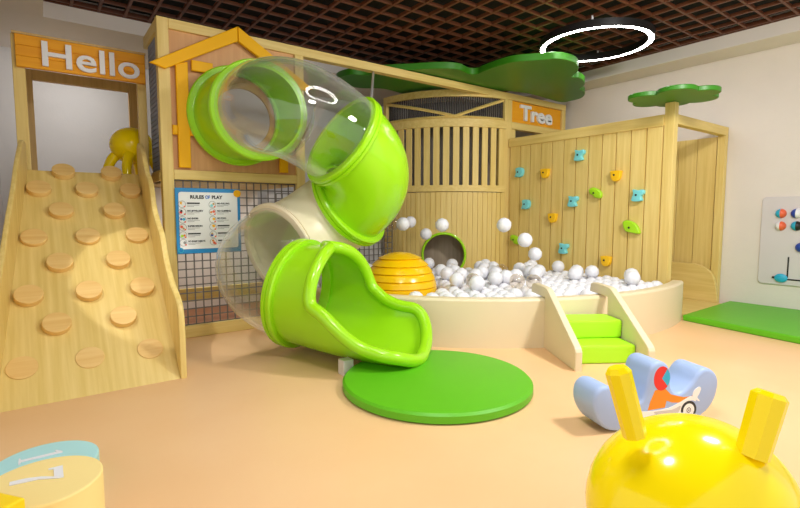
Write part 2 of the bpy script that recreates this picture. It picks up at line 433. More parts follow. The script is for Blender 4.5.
pals = [('yellow', 'sheet', 'sheet'), ('cyan', 'wood_dark', 'coral'), ('red', 'ink', 'sheet'), ('coral', 'orange', 'sheet'), ('cyan_deep', 'navy', 'sheet'), ('yellow', 'hold_y', 'sheet'),
        ('coral', 'wood_dark', 'red'), ('hold_y', 'yellow', 'sheet'), ('hold_g', 'orange', 'sheet'), ('navy', 'wood_dark', 'orange'), ('ink_grey', 'ink_grey', 'sheet'), ('coral', 'orange', 'wood_dark')]
for r in range(6):
    zc = 1.335 - r * .075
    for c in range(2):
        xc = 1.115 + c * .285
        MB().tube([(xc + .033 * math.cos(a), yy, zc + .033 * math.sin(a)) for a in [2 * PI * k / 18 for k in range(18)]], .0022, 5, True).build('icon_ring', 'ink_grey', rs)
        pa = pals[r * 2 + c]
        for q in range(2):
            aa = random.uniform(0, 6.3); dx, dz = .013 * math.cos(aa), .013 * math.sin(aa)
            MB().cyl((xc + dx, yy + .001, zc + dz), (xc + dx, yy - .001 - q * .0008, zc + dz), .014 - q * .003, 10).build('icon_figure', pa[q], rs)
        MB().cyl((xc + .022, yy + .001, zc - .022), (xc + .022, yy - .003, zc - .022), .008, 10).build('icon_mark', 'coral', rs)
        h = heads[r][c]
        if h: text(h, 'rule_text', .022, 'ink', (xc + .045, yy, zc + .004), (1, 0, 0), (0, 0, 1), .002, rs, .001, width=min(.16, .0125 * len(h)))
        else: MB().box((xc + .045, yy - .001, zc + .004), (xc + .165, yy + .001, zc + .018)).build('rule_text', 'ink', rs)
        mb = MB()
        for k in range(2): mb.box((xc + .045, yy - .001, zc - .010 - k * .012), (xc + .16 - k * .05, yy + .001, zc - .006 - k * .012))
        mb.build('fine_print', 'ink_grey', rs)

# ------------------------------------------------------------------ climbing ramp
y0, y1, z1 = 3.865, 5.62, 1.642
rp = thing('climbing_ramp', 'sloping light wood climbing ramp with round wooden pegs below the Hello sign', 'ramp', (.25, 4.7, 0))
xl = lambda t: -.285 + .215 * t
xr = lambda t: .795 + .03 * t
def rpt(x, t, h=0):
    s = Vector((0, -(z1), y1 - y0)).normalized()
    return Vector((x, y0 + (y1 - y0) * t, z1 * t)) + s * h
mb = MB(); n = 12
top = [[rpt(xl(i / n), i / n), rpt(xr(i / n), i / n)] for i in range(n + 1)]
pts = [rpt(xl(0), 0), rpt(xr(0), 0), rpt(xr(1), 1), rpt(xl(1), 1)]
mb.prism([p + Vector((0, 0, 0)) for p in pts], (0, .05, -.0), 0)
mb.build('deck', 'wood_r', rp)
# left panel : straight cheek; right panel : wavy cheek
def cheek(prof, xf, th, name):
    a = [Vector((xf((p[0] - y0) / (y1 - y0)), p[0], p[1])) for p in prof]
    MB().prism(a, (th, 0, 0), .010, 2).build(name, 'wood_z', rp)
def smooth(pts, n=5):
    out = []
    for i in range(len(pts) - 1):
        p0 = Vector(pts[max(i - 1, 0)]); p1 = Vector(pts[i]); p2 = Vector(pts[i + 1]); p3 = Vector(pts[min(i + 2, len(pts) - 1)])
        for j in range(n):
            t = j / n; out.append(.5 * ((2 * p1) + (p2 - p0) * t + (2 * p0 - 5 * p1 + 4 * p2 - p3) * t * t + (3 * p1 - p0 - 3 * p2 + p3) * t ** 3))
    out.append(Vector(pts[-1])); return [tuple(p) for p in out]
upper = smooth([(3.85, .36), (3.87, .50), (3.95, .60), (4.16, .70), (4.36, .86), (4.5, 1.06), (4.66, 1.16), (4.84, 1.30), (4.97, 1.52), (5.18, 1.66), (5.33, 1.84), (5.55, 1.95)])
cheek([(3.85, 0)] + upper + [(5.62, 1.93), (5.62, 1.50), (4.05, .0)], lambda t: xr(t), .045, 'side_panel')
lup = smooth([(3.85, .36), (3.9, .5), (4.3, .82), (4.66, 1.16), (5.0, 1.46), (5.2, 1.66), (5.45, 1.86), (5.55, 1.9)])
cheek([(3.85, 0)] + lup + [(5.62, 1.88), (5.62, 1.50), (4.05, .0)], lambda t: xl(t) - .036, .036, 'side_panel')
rows = [(.126, [-.149, .240, .632], .008), (.257, [.060, .486],   .05), (.376, [-.097, .282, .658],   .05), (.508, [.110, .518],   .05), (.631, [-.049, .324, .699], .035),
        (.762, [.153, .557],   .05), (.8815, [-.003, .365, .733],   .05), (.985, [.198, .587], .055)]
nrm = (rpt(0, 0, 1) - rpt(0, 0, 0))
for t, xs, h in rows:
    for x in xs:
        x = min(x, xr(t) - .10); x = max(x, xl(t) + .10)
        p = rpt(x, t)
        MB().cyl(p + nrm * .001, p + nrm * h, .09, 28, min(.005, h * .4)).build('peg', 'peg_top', rp)

# ------------------------------------------------------------------ hopping toys
def hopper(c, label, ang, horn_pts=None, R=.30, drop=.33):
    c = Vector(c); t = thing('hopper_toy', label, 'toy', (c.x, c.y, c.z - drop), 'yellow hopping toys')
    ca, sa = math.cos(ang), math.sin(ang)
    def w(x, y, z): return c + Vector((x * ca - y * sa, x * sa + y * ca, z))
    MB().uv(c, R, (1.08, .95, .92), Matrix.Rotation(ang, 4, 'Z'), 40, 24).build('body', 'toy_yellow', t)
    for sx in (-1, 1):
        for sy in (-1, 1):
            k_ = R / .30; e_ = drop - .165 * k_
            pts = [w(sx * .15 * k_, sy * .11 * k_, -.13 * k_), w(sx * .22 * k_, sy * .15 * k_, -.165 * k_ - e_ * .12), w(sx * .28 * k_, sy * .18 * k_, -.165 * k_ - e_ * .55), w(sx * .30 * k_, sy * .20 * k_, -drop + .004)]
            MB().tube(smooth([tuple(p) for p in pts], 4), lambda s: (.07 - .015 * s) * min(1, R / .27), 16).build('leg', 'toy_yellow', t, 60)
    hp = horn_pts if horn_pts is not None else [(w(.16, -.13, .20), w(.20, -.17, .40)), (w(.16, .13, .20), w(.20, .17, .40))]
    for a, b, *r in hp:
        r = r[0] if r else .046
        a, b = Vector(a), Vector(b); u, v, d = frame(b - a); L = (b - a).length
        MB().lathe([(0, 0), (r * .92, 0), (r, L * .93), (r * .72, L), (0, L)], a, 8, d).build('horn', 'toy_yellow', t, 20)
    return t
hopper(at(690, 507, 1.5), 'shiny yellow hopping toy with two stubby horns on the floor nearest the viewer', math.radians(-10),
       [(at(635, 436, 1.40), at(617, 367, 1.40), .036), (at(752, 456, 1.36), at(771, 392, 1.36), .046)])
hopper((.855, 6.10, 1.985), 'small yellow hopping toy on the platform at the top of the ramp', math.radians(35), [], R=.215, drop=.342)

# ------------------------------------------------------------------ number drums and block
def drum(c, R, h, mat, num, label, nr, nu, size, width, off):
    t = thing('number_drum', label, 'stool', (c[0], c[1], 0))
    mb = MB(); mb.cyl((c[0], c[1], 0), (c[0], c[1], h), R, 56, .006); mb.build('drum_body', mat, t)
    # numerals drawn in the drum's own plane with thick and thin strokes
    nr, nu = Vector(nr).normalized(), Vector(nu).normalized()
    for k, outline in enumerate(num):
        MB().prism([Vector((c[0], c[1], h + .0005)) + nr * (a * size) + nu * (b * size) + Vector((off[0], off[1], 0)) for a, b in outline], (0, 0, .003)).build('numeral', 'letter', t)
ONE = [[(-.07, -.5), (.07, -.5), (.07, .5), (-.02, .5), (-.2, .36), (-.2, .32), (-.07, .36)], [(-.2, -.5), (-.07, -.5), (-.07, -.45), (-.2, -.46)], [(.07, -.5), (.2, -.5), (.2, -.46), (.07, -.45)]]
SEVEN = [[(-.3, .5), (.34, .5), (.34, .42), (.12, .02), (.06, -.5), (-.12, -.5), (-.09, -.2), (.02, .08), (.2, .32), (-.22, .32), (-.25, .22), (-.31, .22)]]
nu = Vector((1, 0, 0)); nr = Vector((0, -1, 0))
o7 = on_z(37, 478, .30); o1 = on_z(41, 457, .12)
drum((-.040, 2.085), .184, .30, 'yellow_pale', SEVEN, 'pale yellow round number drum with a white seven on top', nr, nu, .155, 1, (o7.x + .040, o7.y - 2.085))
drum((-.035, 2.672), .207, .12, 'cyan_pale', ONE, 'low pale cyan round number drum with a white one on top', nr, nu, .165, 1, (o1.x + .035, o1.y - 2.672))
d1 = Vector((-.6, .8, 0)); d2 = Vector((.8, .6, 0)); cb = Vector((-.08, 1.785, 0))
p = cb; m = [p, p - d2 * .4, p - d2 * .4 + d1 * .36, p + d1 * .36]
tag(MB().prism([Vector((q.x, q.y, 0)) for q in m], (0, 0, .40), .006).build('foam_block', 'yellow_block'), 'bright yellow foam block in front of the pale yellow drum', 'block')

# ------------------------------------------------------------------ tube slide
sl = thing('tube_slide', 'spiral tube slide of lime green, clear and cream pipe sections with open scoop exit', 'slide', (2.1, 4.2, 0))
def camvec(r, down, away): return (RT * r + FW * away + Vector((0, 0, -down))).normalized()
ST = [(Vector((1.685, 5.045, 2.235)), Vector((0, -1, 0))),
      (at(260, 111, 4.66), camvec(.56, .03, -.83)),
      (at(343, 141, 4.5), camvec(.66, .50, .55)),
      (at(350, 203, 5.0), camvec(-.74, .50, .40)),
      (at(279, 250, 4.75), camvec(-.55, .28, -.80)),
      (at(301, 293, 4.36), camvec(.90, .12, -.42))]
def bez(a, b, n, k=.42, e0=0, e1=0):
    (p0, t0), (p3, t3) = a, b; L = (p3 - p0).length * k
    p1 = p0 + t0 * L; p2 = p3 - t3 * L; out = []
    for i in range(n + 1):
        t = i / n; s = 1 - t
        out.append(p0 * s ** 3 + p1 * 3 * s * s * t + p2 * 3 * s * t * t + p3 * t ** 3)
    return out
RTB, RFL = .435, .487
def pipe(i, name, mat, k=.42, fat=0, n=22, R=RTB):
    path = bez(ST[i], ST[i + 1], n, k)
    mb = MB(); mb.tube(path, lambda s: R + fat * math.sin(PI * s), 48, cap=False)
    o = mb.build(name, mat, sl, 60)
    sm = o.modifiers.new('wall', 'SOLIDIFY'); sm.thickness = .02; sm.offset = -1
    return o
def flange(i, mat, R=RFL, w=.075, off=0.0, name='flange', r0=.40):
    p, d = ST[i]; p = p + d * off
    MB().lathe([(r0, -w / 2), (R - .012, -w / 2), (R, -w / 2 + .012), (R, -.008), (R - .012, -.003), (R - .012, .003), (R, .008), (R, w / 2 - .012), (R - .012, w / 2), (r0, w / 2), (r0, -w / 2)], p, 56, d).build(name, mat, sl, 40)
pipe(0, 'wall_elbow', 'lime', R=.445); flange(0, 'lime', .5, .05)
pipe(1, 'clear_tube', 'clear', .55); flange(1, 'lime', .475, .085)
pipe(2, 'green_elbow', 'lime', .46, .0); flange(2, 'lime', .475, .085)
flange(3, 'lime', .492, .10)
pipe(3, 'cream_tube', 'cream', .42); flange(4, 'cream', .475, .06)
pipe(4, 'clear_elbow', 'clear', .60, .0); flange(5, 'lime', .492, .10)
# open scoop exit
SA = ST[5]; SB = (at(421, 350, 3.86), camvec(.95, 0, -.30))
SB[0].z = SA[0].z - .05
NS, NT = 96, 40
axis = bez(SA, SB, NS, .40)
def sstep(a, b, x):
    t = min(1, max(0, (x - a) / (b - a))); return t * t * (3 - 2 * t)
S0 = .06
def theta(s, near):
    if s < S0: return PI
    side_a = 1.60 if near else 1.66
    full = PI * (1 - sstep(S0, .30, s)) + side_a * sstep(S0, .30, s)
    full = full - (.70 * sstep(.42, .84, s) if near else .26 * sstep(.26, .74, s))
    if s > .80: full *= math.sqrt(max(0, 1 - ((s - .80) / .20) ** 2.2))
    return max(full, .02)
rows = []; edgeL, edgeR = [], []
for i in range(NS + 1):
    s = i / NS; p = axis[i]; d = (axis[min(i + 1, NS)] - axis[max(i - 1, 0)]); d.z = 0; d.normalize()
    side = Vector((d.y, -d.x, 0)); tf, tn = theta(s, False), theta(s, True); r = RTB + .005; hood = .22 * sstep(0, .10, s) * (1 - sstep(.30, .50, s))
    lift = .05 * sstep(.86, 1, s)
    rw = []
    for j in range(NT + 1):
        a = -tf + (tf + tn) * j / NT
        rw.append(p + side * math.sin(a) * r * (1 + .06 * sstep(.5, .9, s)) + d * hood * (1 - math.cos(a)) / 2 + Vector((0, 0, -math.cos(a) * r + lift)))
    rows.append(rw)
    edgeL.append(rw[0]); edgeR.append(rw[-1])
o = MB().grid(rows).build('exit_scoop', 'lime', sl, 80)
sm = o.modifiers.new('wall', 'SOLIDIFY'); sm.thickness = .02; sm.offset = 0
i0 = int(S0 * NS)
rim = [p.copy() for p in edgeL[i0 + 1:]] + [p.copy() for p in edgeR[i0 + 1:][::-1]]
# resample evenly and relax
def resample(pts, n):
    pts = pts + [pts[0]]; L = [0]
    for a, b in zip(pts, pts[1:]): L.append(L[-1] + (b - a).length)
    out = []; k = 0
    for i in range(n):
        t = L[-1] * i / n
        while L[k + 1] < t: k += 1
        f = (t - L[k]) / max(1e-9, L[k + 1] - L[k]); out.append(pts[k].lerp(pts[k + 1], f))
    return out
rim = resample(rim, 120)
for _ in range(3): rim = [(rim[i - 1] + rim[i] * 2 + rim[(i + 1) % 120]) / 4 for i in range(120)]
MB().tube(rim, .052, 14, True).build('scoop_rim', 'lime', sl, 80)
q = on_z(346, 374, 0)
MB().box((q.x - .045, q.y - .045, 0), (q.x + .045, q.y + .045, .12), .006, ).build('support_block', 'bin', sl)
MB().cyl((3.40, YF + .05, 2.985), at(371, 103, 4.62), .014, 10).build('hanger_rod', 'steel', sl)

# ------------------------------------------------------------------ mats
c = Vector((2.26, 2.60, 0))
tag(MB().lathe([(0, 0), (.66, 0), (.68, .012), (.68, .055), (.665, .070), (.645, .073), (0, .073)], c, 72).build('round_mat', 'mat'), 'round green mat on the floor under the slide exit', 'mat')
pts = [(5.96, 2.50, 0), (7.42, 2.54, 0), (7.42, -.6, 0), (5.42, -.6, 0)]
tag(MB().prism(pts, (0, 0, .07), .015, 2).build('wall_mat', 'mat'), 'long green mat on the floor along the right wall', 'mat')

# ------------------------------------------------------------------ ball pit
PC = Vector((5.12, 5.42)); PR = 3.02; PT = .13
pit = thing('ball_pit', 'curved cream padded ball pit wall filled with white balls', 'ball pit', (4.2, 4.0, 0))
a0 = math.atan2(4.86 - PC.y, 2.15 - PC.x); a0 = a0 + 2 * PI if a0 < 0 else a0
a1 = math.atan2(2.53 - PC.y, 6.0 - PC.x) + 2 * PI
prof = [(PR, .0), (PR, .44), (PR - .008, .455), (PR - .022, .463), (PR - PT + .022, .463), (PR - PT + .008, .455), (PR - PT, .44), (PR - PT, 0)]
rows = []
N = 72
for i in range(N + 1):
    a = a0 + (a1 - a0) * i / N
    rows.append([Vector((PC.x + r * math.cos(a), PC.y + r * math.sin(a), z)) for r, z in prof])
mb = MB(); mb.grid(rows)
mb.bm.verts.ensure_lookup_table(); k = len(prof)
mb.bm.faces.new([mb.bm.verts[i] for i in range(k)]); mb.bm.faces.new([mb.bm.verts[N * k + i] for i in range(k)][::-1])
mb.build('padded_wall', 'foam_cream', pit, 25)
# floor pad
pts = []
for i in range(N + 1):
    a = a0 + (a1 - a0) * i / N; pts.append(Vector((PC.x + (PR - PT - .01) * math.cos(a), PC.y + (PR - PT - .01) * math.sin(a), 0)))
pts += [Vector((5.83, 2.66, 0)), Vector((5.83, 4.92, 0)), Vector((5.3, 5.04, 0)), Vector((4.72, 5.5, 0)), Vector((4.46, 5.9, 0)), Vector((3.0, 5.9, 0)), Vector((2.5, 5.6, 0)), Vector((2.46, 5.1, 0))]
pts = [p for p in pts if not (p.x < 2.46 and p.y > 4.95)]
MB().prism(pts, (0, 0, .30)).build('floor_pad', 'foam_cream', pit)

# steps
Fo = Vector((3.338, 2.178, 0)); D = Vector((.538, .843, 0)).normalized(); Rr = Vector((D.y, -D.x, 0))
stp = thing('step_unit', 'two lime green foam steps between cream side panels at the ball pit', 'steps', Fo + Rr * .32 + D * .3)
prof = [(0, 0), (0, .15), (.012, .175), (.035, .195), (.60, .535), (.64, .556), (.70, .565), (.98, .565), (1.03, .55), (1.05, .468), (.685, .468), (.685, 0)]
for lat in (0, .60):
    MB().prism([Fo + Rr * lat + D * a + Vector((0, 0, b)) for a, b in prof], Rr * .06, .009, 2).build('side_panel', 'foam_cream', stp)
def stepbox(d0, d1, z0, z1):
    m4 = Matrix((Rr, D, Vector((0, 0, 1)))).transposed().to_4x4(); m4.translation = Fo
    return MB().box((.063, d0, z0), (.597, d1, z1), .018, m4)
stepbox(.17, .68, 0, .155).build('step', 'foam_green', stp)
stepbox(.40, .68, .156, .315).build('step', 'foam_green', stp)

# beehive dome
dc = Vector((3.16, 4.26, .30))
dome = [(.0, 0), (.34, 0)]
RD, HD = .405, .525
K = 7
for k in range(K):
    f0, f1 = k / K, (k + 1) / K
    def rad(f): return RD * math.sqrt(max(0, 1 - (max(0, f - .15) / .87) ** 2))
    r0_, r1_ = rad(f0), rad(f1)
    h0, h1 = HD * f0, HD * f1
    dome += [(r0_ - .012, h0 + .003), (r0_ + .004, h0 + .012), (r0_ * .45 + r1_ * .55 + .004, (h0 + h1) / 2 + .01), (r1_ + .004, h1 - .008)]
dome += [(.0, HD + .002)]
tag(MB().lathe(dome, dc, 48).build('beehive_dome', 'hive', None, 25), 'yellow ridged beehive dome among the white balls', 'dome')

# ------------------------------------------------------------------ balcony drum
DC = Vector((5.84, 6.43)); DR = 1.38
bal = thing('balcony_tower', 'curved wooden balcony tower with slatted railing over round porthole', 'play tower', (5.0, 5.6, 0))
def dp(a, z, r=DR): return Vector((DC.x + r * math.cos(a), DC.y + r * math.sin(a), z))
A0, A1 = math.radians(180), math.radians(266)
def arc_band(a0, a1, r0, r1, z0, z1, n=32):
    mb = MB(); rows = []
    for i in range(n + 1):
        a = a0 + (a1 - a0) * i / n
        rows.append([dp(a, z0, r1), dp(a, z1, r1), dp(a, z1, r0), dp(a, z0, r0), dp(a, z0, r1)])
    mb.grid(rows); bmesh.ops.remove_doubles(mb.bm, verts=mb.bm.verts, dist=1e-5)
    be = [e for e in mb.bm.edges if len(e.link_faces) == 1]; bmesh.ops.holes_fill(mb.bm, edges=be, sides=8)
    return mb
def hit_drum(px, py, R=DR):
    d = ray(px, py); o = Vector((CAM.x - DC.x, CAM.y - DC.y)); dd = Vector((d.x, d.y))
    A = dd.dot(dd); B = 2 * o.dot(dd); C_ = o.dot(o) - R * R; t = (-B - math.sqrt(max(0, B * B - 4 * A * C_))) / (2 * A)
    return CAM + d * t
ph = hit_drum(443.5, 255); pha = math.atan2(ph.y - DC.y, ph.x - DC.x) % (2 * PI); PHR = .325
# planked skin with the porthole opening left out
na = 26; angs = []; rads = []
for k in range(na):
    b0 = A0 + (A1 - A0) * k / na; w = (A1 - A0) / na
    for f, rr in ((0, DR - .012), (.05, DR - .012), (.06, DR), (.3, DR), (.5, DR), (.7, DR), (.94, DR), (.95, DR - .012)): angs.append(b0 + w * f); rads.append(rr)
angs.append(A1); rads.append(DR)
zs = [1.56 * i / 60 for i in range(61)]
rows = [[dp(a, z, r) for a, r in zip(angs, rads)] for z in zs]
def mask(i, j):
    a = (angs[j] + angs[j + 1]) / 2; z = (zs[i] + zs[i + 1]) / 2
    return ((a - pha) * DR) ** 2 + (z - ph.z) ** 2 > PHR ** 2
MB().grid(rows, mask=mask).build('plank_skin', 'wood_z', bal)
pts = [dp(pha + PHR * math.cos(t) / DR, ph.z + PHR * math.sin(t), DR + .003) for t in [2 * PI * k / 48 for k in range(48)]]
MB().tube(pts, .020, 12, True).build('porthole_ring', 'lime', bal, 60)
arc_band(A0, A1, .95, .98, 0, 1.5).build('inner_boards', 'wood_grey', bal)
arc_band(A0, A1, DR - .06, DR + .02, 1.57, 1.665).build('floor_band', 'wood_x', bal)
arc_band(A0, A1, .0, DR - .07, 1.60, 1.63).build('balcony_floor', 'wood_x', bal)
arc_band(A0, A1, DR - .05, DR + .02, 2.52, 2.635).build('top_rail', 'wood_x', bal)
arc_band(A0, A1, DR - .05, DR + .02, 2.955, 3.05).build('arch_beam', 'wood_x', bal)
ns = 14
for k in range(ns):
    a = A0 + (A1 - A0) * (k + .5) / ns; p = dp(a, 0, DR - .015); tx = Vector((-math.sin(a), math.cos(a), 0)); rx = Vector((math.cos(a), math.sin(a), 0))
    m4 = Matrix((tx, rx, Vector((0, 0, 1)))).transposed().to_4x4(); m4.translation = p
    MB().box((-.047, -.014, 1.664), (.047, .014, 2.521), .004, m4).build('slat', 'wood_z', bal)
arc_band(A0, A1, .9, .92, 1.64, 2.98).build('inner_screen', 'netback', bal)
mb = MB()
for k in range(60):
    a = A0 + (A1 - A0) * k / 59; mb.beam(dp(a, 2.635, DR - .03), dp(a, 2.955, DR - .03), .016, .016, 0)
mb.build('net_screen', 'net_dark', bal)
for a in (A0 + .03, A1 - .0):
    mb = MB().box((-.05, -.05, 1.66), (.05, .05, 2.521), .005, Matrix.Translation(dp(a, 0, DR - .09))); mb.build('tower_post', 'wood_z', bal)
    MB().box((-.04, -.04, 2.634), (.04, .04, 2.956), .005, Matrix.Translation(dp(a, 0, DR - .02))).build('tower_post', 'wood_z', bal)
am = math.atan2(*reversed([hit_drum(455, 115).x - DC.x, hit_drum(455, 115).y - DC.y])) % (2 * PI)
def strut(aa, zz, ab, zb, w=.045):
    n = 10; pts = [dp(aa + (ab - aa) * i / n, zz + (zb - zz) * i / n, DR + .0) for i in range(n + 1)]
    MB().tube(pts, w / 2, 4).build('strut', 'wood_x', bal)
strut(am, 2.67, A0 + .06, 2.94); strut(am, 2.67, A1 - .04, 2.94); strut(am, 2.66, A0 + .06, 2.655, .04); strut(am, 2.66, A1 - .04, 2.655, .04)

# ------------------------------------------------------------------ climbing wall
XC = 5.86
cw = thing('climbing_wall', 'light wood plank climbing wall with coloured holds at the right of the ball pit', 'climbing wall', (5.95, 3.9, 0))
mb = MB(); yv = [2.77]
n = 12; w = (5.05 - 2.77) / n
for k in range(n): mb.box((XC, 2.77 + k * w + .007, 0), (XC + .03, 2.77 + (k + 1) * w - .007, 2.26))
mb.box((XC + .022, 2.77, 0), (XC + .04, 5.05, 2.26))
mb.build('plank_panel', 'wood_z', cw)
MB().box((XC - .02, 2.765, 2.255), (XC + .07, 5.07, 2.385), .006).build('cap_rail', 'wood_y', cw)
MB().box((XC, 2.655, 0), (XC + .1, 2.765, 2.515), .005).build('corner_post', 'wood_z', cw)
MB().box((XC + .1, 2.66, 2.275), (7.42, 2.755, 2.385), .005).build('front_beam', 'wood_x', cw)
MB().box((7.335, 2.66, 0), (7.42, 2.755, 2.275), .005).build('wall_post', 'wood_z', cw)
mb = MB()
for k in range(9): mb.box((7.375, 2.77 + k * .245 + .003, 0), (7.40, 2.77 + (k + 1) * .245 - .003, 2.27), .004)
mb.box((7.395, 2.77, 0), (7.42, 4.97, 2.27)).build('side_boards', 'wood_z', cw)
cur = smooth([(4.2, .55), (3.1, .55), (2.9, .54), (2.75, .47), (2.67, .32), (2.62, .0)], 6)
MB().prism([(7.27, a, b) for a, b in cur] + [(7.27, 4.2, 0)], (.05, 0, 0), .008).build('low_side_panel', 'wood_y', cw)
MB().box((6.02, 2.56, 0), (7.26, 5.0, .045), .004).build('passage_floor', 'wood_y', cw)
# holds
def hold(px, py, kind, k):
    p = on_x(px, py, XC - .001); e = lambda a, b: Vector((0, -a, b))      # a to the right in the picture
    if kind == 'y': pts = [(-.075, .05), (.075, .05), (.075, .02), (.065, -.03), (.03, -.062), (-.03, -.062), (-.065, -.03), (-.075, .02)]; mt = 'hold_y'
    elif kind == 'c': pts = [(-.085, -.05), (-.03, -.065), (.06, -.055), (.045, -.01), (.085, .02), (.075, .06), (.0, .055), (-.07, .065), (-.06, .02)]; mt = 'cyan'
    elif kind == 'b': pts = [(-.085, -.06), (-.04, -.05), (.0, -.065), (.055, -.045), (.08, .01), (.055, .055), (-.01, .065), (-.07, .05), (-.06, .0)]; mt = 'cyan'
    elif kind == 'o': pts = [(-.10, .05), (-.04, .07), (.05, .045), (.10, .0), (.09, -.055), (.0, -.05), (-.04, -.02), (-.09, .0)]; mt = 'hold_g'
    else: pts = [(-.12, .06), (-.05, .085), (.06, .05), (.12, -.02), (.12, -.06), (.0, -.05), (-.08, -.03)]; mt = 'hold_g'
    pts = spline(pts, 4)
    h = MB().prism([p + e(a * .86, b * 1.12) for a, b in pts], (-.06, 0, 0), .02, 3)
    o = h.build('climbing_hold', mt, cw, 50)
    tag(o, {'y': 'amber yellow hold', 'c': 'cyan notched hold', 'b': 'cyan rounded hold', 'o': 'lime green hold', 'g': 'lime green hold'}[kind])
    MB().cyl(p + e(-.015, .005) + Vector((-.058, 0, 0)), p + e(-.015, .005) + Vector((-.063, 0, 0)), .013, 10).build('bolt', 'ink', o)
for i, (px, py, k) in enumerate([(521, 172.5, 'b'), (546.5, 173, 'y'), (581, 155.5, 'c'), (617.5, 175.5, 'y'), (574.5, 201.5, 'c'), (597, 193.5, 'o'), (527.5, 204.5, 'b'), (554, 217.5, 'y'),
        (639.5, 195.5, 'c'), (632.5, 228, 'g'), (516.5, 240, 'o'), (565, 248.5, 'c'), (607.5, 260.5, 'y'), (585, 281, 'y'), (633, 291, 'g')]): hold(px, py, k, i)

# ------------------------------------------------------------------ tree canopies
def canopy(outline, z, th, label):
    pts = spline(outline, 7) if isinstance(outline, list) else outline()
    return tag(MB().prism([(p[0], p[1], z) for p in pts], (0, 0, th), .006, 1).build('tree_canopy', 'canopy', None, 28), label, 'canopy')
canopy([(3.38, 6.02), (3.42, 5.72), (3.6, 5.62), (3.68, 5.36), (3.92, 5.10), (4.18, 4.82), (4.42, 4.70), (4.66, 4.76), (4.76, 4.70), (4.74, 4.56), (4.72, 4.30), (4.76, 4.05), (4.95, 3.82), 
        *[tuple(on_z(px, py, 3.15)[:2]) for px, py in ((556, 53.6), (568, 55.2), (576, 58.5), (578.5, 63), (577, 68), (572, 72.5), (579, 73.5), (584, 77), (584.5, 81), (580, 85), (583, 87), (585, 90), (582, 94), (572, 97), (560, 98.5))],
        (6.3, 4.98), (5.9, 5.03), (5.6, 5.2), (5.45, 5.6), (5.1, 6.0), (4.7, 6.15), (4.2, 6.08), (3.9, 6.25), (3.55, 6.2)],
       3.09, .085, 'large dark green cloud-shaped canopy lying on the top beam')
def lobes():
    c0 = Vector((5.74, 2.62)); out = []
    cs = [(c0 + Vector((math.cos(a), math.sin(a))) * d, rr) for a, d, rr in ((2.45, .30, .185), (1.45, .27, .19), (.45, .27, .18), (-.55, .31, .18), (-1.55, .27, .19), (-2.6, .28, .19))]
    for k in range(168):
        u = Vector((math.cos(2 * PI * k / 168), math.sin(2 * PI * k / 168))); best = .25
        for c, rr in cs:
            b = u.dot(c - c0); D_ = b * b - (c - c0).length_squared + rr * rr
            if D_ > 0: best = max(best, b + math.sqrt(D_))
        out.append(c0 + u * best)
    return out
canopy(lobes, 2.517, .05, 'small bright green cloud-shaped canopy on the climbing wall corner post')

# ------------------------------------------------------------------ rocker
P0 = Vector((2.855, 1.295, 0)); U = Vector((.928, -.372, 0)); Bk = Vector((.372, .928, 0))
prof = [(-.33, .012), (-.40, .06), (-.445, .15), (-.44, .235), (-.39, .275), (-.325, .262), (-.265, .21), (-.20, .165), (-.14, .165), (-.105, .215), (-.09, .30), (-.072, .36), (-.035, .388), (.014, .386), (.052, .355), (.066, .295), (.078, .225), (.115, .19),
        (.165, .20), (.225, .245), (.265, .297), (.31, .323), (.36, .315), (.405, .275), (.42, .22), (.40, .13), (.345, .06), (.27, .022), (.14, .003), (-.02, 0.0), (-.2, .002)]
pr = spline(prof, 4)
rk = thing('rocker_toy', 'pale blue foam rocker with a printed scooter rider on its side', 'rocker', P0 + Bk * .13)
fp = lambda a, b, o=0: P0 + U * a + Vector((0, 0, b)) - Bk * o
MB().prism([fp(a, b) for a, b in pr], Bk * .215, .022, 3).build('rocker_body', 'blue', rk, 50)
lay = [0]
def decal(pts, name, mat):
    lay[0] += 1; o = .0004 + .0004 * lay[0]
    MB().prism([fp(a, b, 0) for a, b in pts], -Bk * o).build(name, mat, rk)
decal([(-.045, .225), (.02, .235), (.07, .19), (.16, .165), (.215, .165), (.235, .172), (.235, .155), (.17, .13), (.08, .14), (.04, .155), (.03, .115), (-.09, .11), (-.075, .16)], 'rider_print', 'orange')
decal(ellipse(0, .292, .056, .072, 32), 'helmet_print', 'red')
decal([(.0, .292), (.035, .347), (.052, .32), (.057, .292), (.052, .262), (.04, .245)], 'visor_print', 'cyan_deep')
decal(spline([(-.24, .12), (-.10, .105), (.04, .108), (.13, .135), (.205, .165), (.24, .155), (.25, .13), (.22, .14), (.17, .12), (.15, .06), (.04,   .05), (-.12,   .05), (-.22, .06)], 4), 'scooter_print', 'scoot')
decal(spline([(-.05, .095), (.08, .098), (.14, .115), (.12, .07), (.05, .055)], 4), 'panel_print', 'scoot_grey')
decal(spline([(.225, .165), (.235, .2), (.27, .218), (.283, .205), (.272, .175), (.26, .155), (.28, .13), (.262, .135), (.24, .15)], 4), 'handlebar_print', 'scoot')
for r, m_ in ((.056, 'ink'), (.040, 'scoot'), (.016, 'ink'), (.011, 'scoot'), (.005, 'ink')):
    decal(ellipse(.20, .083, r, r, 28), 'wheel_print', m_)

